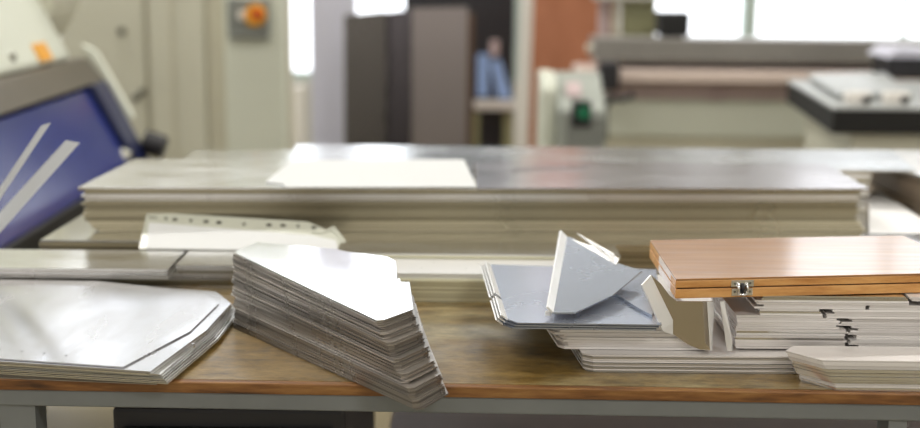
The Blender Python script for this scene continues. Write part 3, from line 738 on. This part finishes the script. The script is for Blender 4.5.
hd = MB().box(a.x, b.x, YP - .12, YP - .03, a.z, b.z, .012).build('clamp_block', OFFBLACK, t)
MB().tube([Py(605, 107, YP - .1), Py(612, 98, YP - .1), Py(622, 99, YP - .1), Py(634, 95, YP - .1)], .013, 8).build('lever', OFFBLACK, hd, True)
MB().tube([Py(607, 90, YP - .1), Py(607, 140, YP - .1)], .006, 8).build('hose', GREYP2, hd, True)
for u in (718, 726):
    MB().tube([Py(u + 4, 82, YP + .06), Py(u - 6, 101, YP + .06)], .006, 8).build('stay_rod', MAUVE, t)
t = thing('monitor', (X(675, YP), YP + .12, z(39)), 'small black monitor box sitting on the grey press beam', 'monitor')
a, b = Py(658, 38, YP + .08), Py(690, 12, YP + .08)
MB().box(a.x, b.x, YP + .06, YP + .18, z(39) + .008, b.z, .006).build('housing', OFFBLACK, t)
MB().box(a.x + .01, b.x - .01, YP + .054, YP + .06, z(39) + .016, b.z - .01).build('screen', BLACK, t)
MB().box(a.x + .02, b.x - .02, YP + .08, YP + .16, z(39) + .0006, z(39) + .008).build('base', OFFBLACK, t)

# grey console with green button
YO = 4.4
t = thing('control_console', (X(575, YO), YO + .15, 0), 'grey pedestal console with a green button in front of the press', 'console')
xa, xm_, xb = X(541, YO), X(566, YO), X(604, YO)
zt_ = Py(560, 76, YO).z; zf = Py(570, 104, YO).z
MB().prism_x([(YO - .10, zf - .01), (YO + .12, zt_), (YO + .2, zt_), (YO + .2, 0), (YO - .10, 0)], xm_ - .03, xb, .008).build('pedestal', GREYP, t)
MB().prism_x([(YO - .02, zf + .05), (YO + .02, zt_ + .004), (YO + .22, zt_ + .004), (YO + .22, 0), (YO - .02, 0)], xa, xm_ - .031, .01).build('side_cover', CREAM2, t)
MB().box(xm_, xb - .006, YO - .112, YO - .10, .25, zf - .03, .003).build('front_panel', GREYP2, t)
p = Py(582, 112, YO - .112)
MB().box(p.x - .035, p.x + .03, YO - .124, YO - .112, p.z - .05, p.z + .04, .004).build('button_plate', OFFBLACK, t)
MB().cyl((p.x + .004, YO - .124, p.z), (p.x + .004, YO - .145, p.z), .022, 20).build('green_button', GREEN, t)
q = Py(572, 92, YO)
MB().prism_x([(YO - .03, zf + .025), (YO + .02, zf + .06), (YO + .02, zf + .075), (YO - .03, zf + .035)], q.x - .02, q.x + .03).build('red_label', MAUVE, t)

# ------------------------------------------------------------------ measuring table
zq = .955
c1, c2, c3 = Pz(833, 107, zq), Pz(787, 80, zq), Pz(975, 107, zq)
t = thing('measuring_table', (1.5, 3.9, 0), 'pale topped table with a black rim in front of the press', 'table')
V3 = lambda p, zz: (p.x, p.y, zz)
far = Vector((c2.x + 1.3, c2.y, zq)); near = Vector((c1.x + 1.3, c1.y, zq))
ring = [c1, near, far, c2]
MB().loft([[V3(p, zq - .008) for p in ring], [V3(p, zq) for p in ring]]).build('tabletop', GRANITE, t)
cen = sum((Vector(p) for p in ring), Vector()) / 4
inn = [cen + (Vector(p) - cen) * .995 for p in ring]
MB().loft([[V3(p, zq - .075) for p in inn], [V3(p, zq - .008) for p in inn]]).build('black_rim', BLACK, t)
inn = [cen + (Vector(p) - cen) * .90 for p in ring]
MB().loft([[V3(p, .05) for p in inn], [V3(p, zq - .075) for p in inn]], .006).build('body', CREAM, t)
for k, p in enumerate(inn):
    MB().cyl((p.x * .97 + cen.x * .03, p.y * .97 + cen.y * .03, 0), (p.x * .97 + cen.x * .03, p.y * .97 + cen.y * .03, .05), .03, 12).build('foot', OFFBLACK, t)
tb = cen
t = thing('platen', (1.55, 4.0, zq), 'pale raised plate with two bright clamps lying on the black rimmed table', 'plate')
zp = zq + .022
pr = [XY(838, 93, zp), XY(912, 93, zp), XY(885, 72, zp), XY(808, 74, zp)]
MB().prism(pr, zq + .008, zp, .003).build('plate', GRANITE, t)
pi = [XY(840, 96, zq + .008), XY(912, 96, zq + .008), XY(884, 77, zq + .008), XY(814, 78, zq + .008)]
MB().prism(pi, zq + .0005, zq + .008).build('foot_frame', OLIVE, t)
for u in (857, 895):
    a = Pz(u, 100, zq + .012)
    cl = MB().box(a.x - .035, a.x + .035, a.y - .02, a.y + .02, zq + .001, zq + .036, .004).build('clamp', WHITEP, t)
    MB().cyl((a.x + .02, a.y - .02, zq + .016), (a.x + .02, a.y - .034, zq + .016), .01, 14).build('clamp_knob', OFFBLACK, cl)
t = thing('measuring_unit', (1.75, 4.3, zq), 'dark box with a sloping lavender cover on the far side of the table', 'machine')
a = Pz(872, 82, zq + .001); b = a.x + .5
MB().box(a.x + .09, b, a.y + .12, a.y + .3, zq + .001, zq + .075, .008).build('box', OFFBLACK, t)
MB().prism_y([(a.x + .08, zq + .0755), (b, zq + .0755), (b, zq + .09), (a.x + .12, zq + .11)], a.y + .10, a.y + .34, .003).build('cover', LAV, t)

# ------------------------------------------------------------------ sky light
w = bpy.data.worlds.new('sky'); S.world = w; w.use_nodes = True
nt = w.node_tree; bg = nt.nodes['Background']
tc = N(nt, 'ShaderNodeTexCoord'); sp = N(nt, 'ShaderNodeSeparateXYZ'); nt.links.new(tc.outputs['Generated'], sp.inputs[0])
fac = rng(nt, sp.outputs['Y'], 0, 1, -.4, .75)
colr = ramp(nt, fac, [(0, (1.0, .94, .86, 1)), (.45, (.95, .95, .95, 1)), (1, (.93, .96, 1.0, 1))])
stren = rng(nt, fac, .9, 3.4, 0, 1)
nt.links.new(colr, bg.inputs['Color']); nt.links.new(stren, bg.inputs['Strength'])

S.view_settings.view_transform = 'Standard'; S.view_settings.look = 'None'; S.view_settings.gamma = 1
S.view_settings.exposure = 0.0
S.view_settings.use_curve_mapping = False
S.cycles.use_denoising = True
S.cycles.max_bounces = 8
S.cycles.sample_clamp_indirect = 6
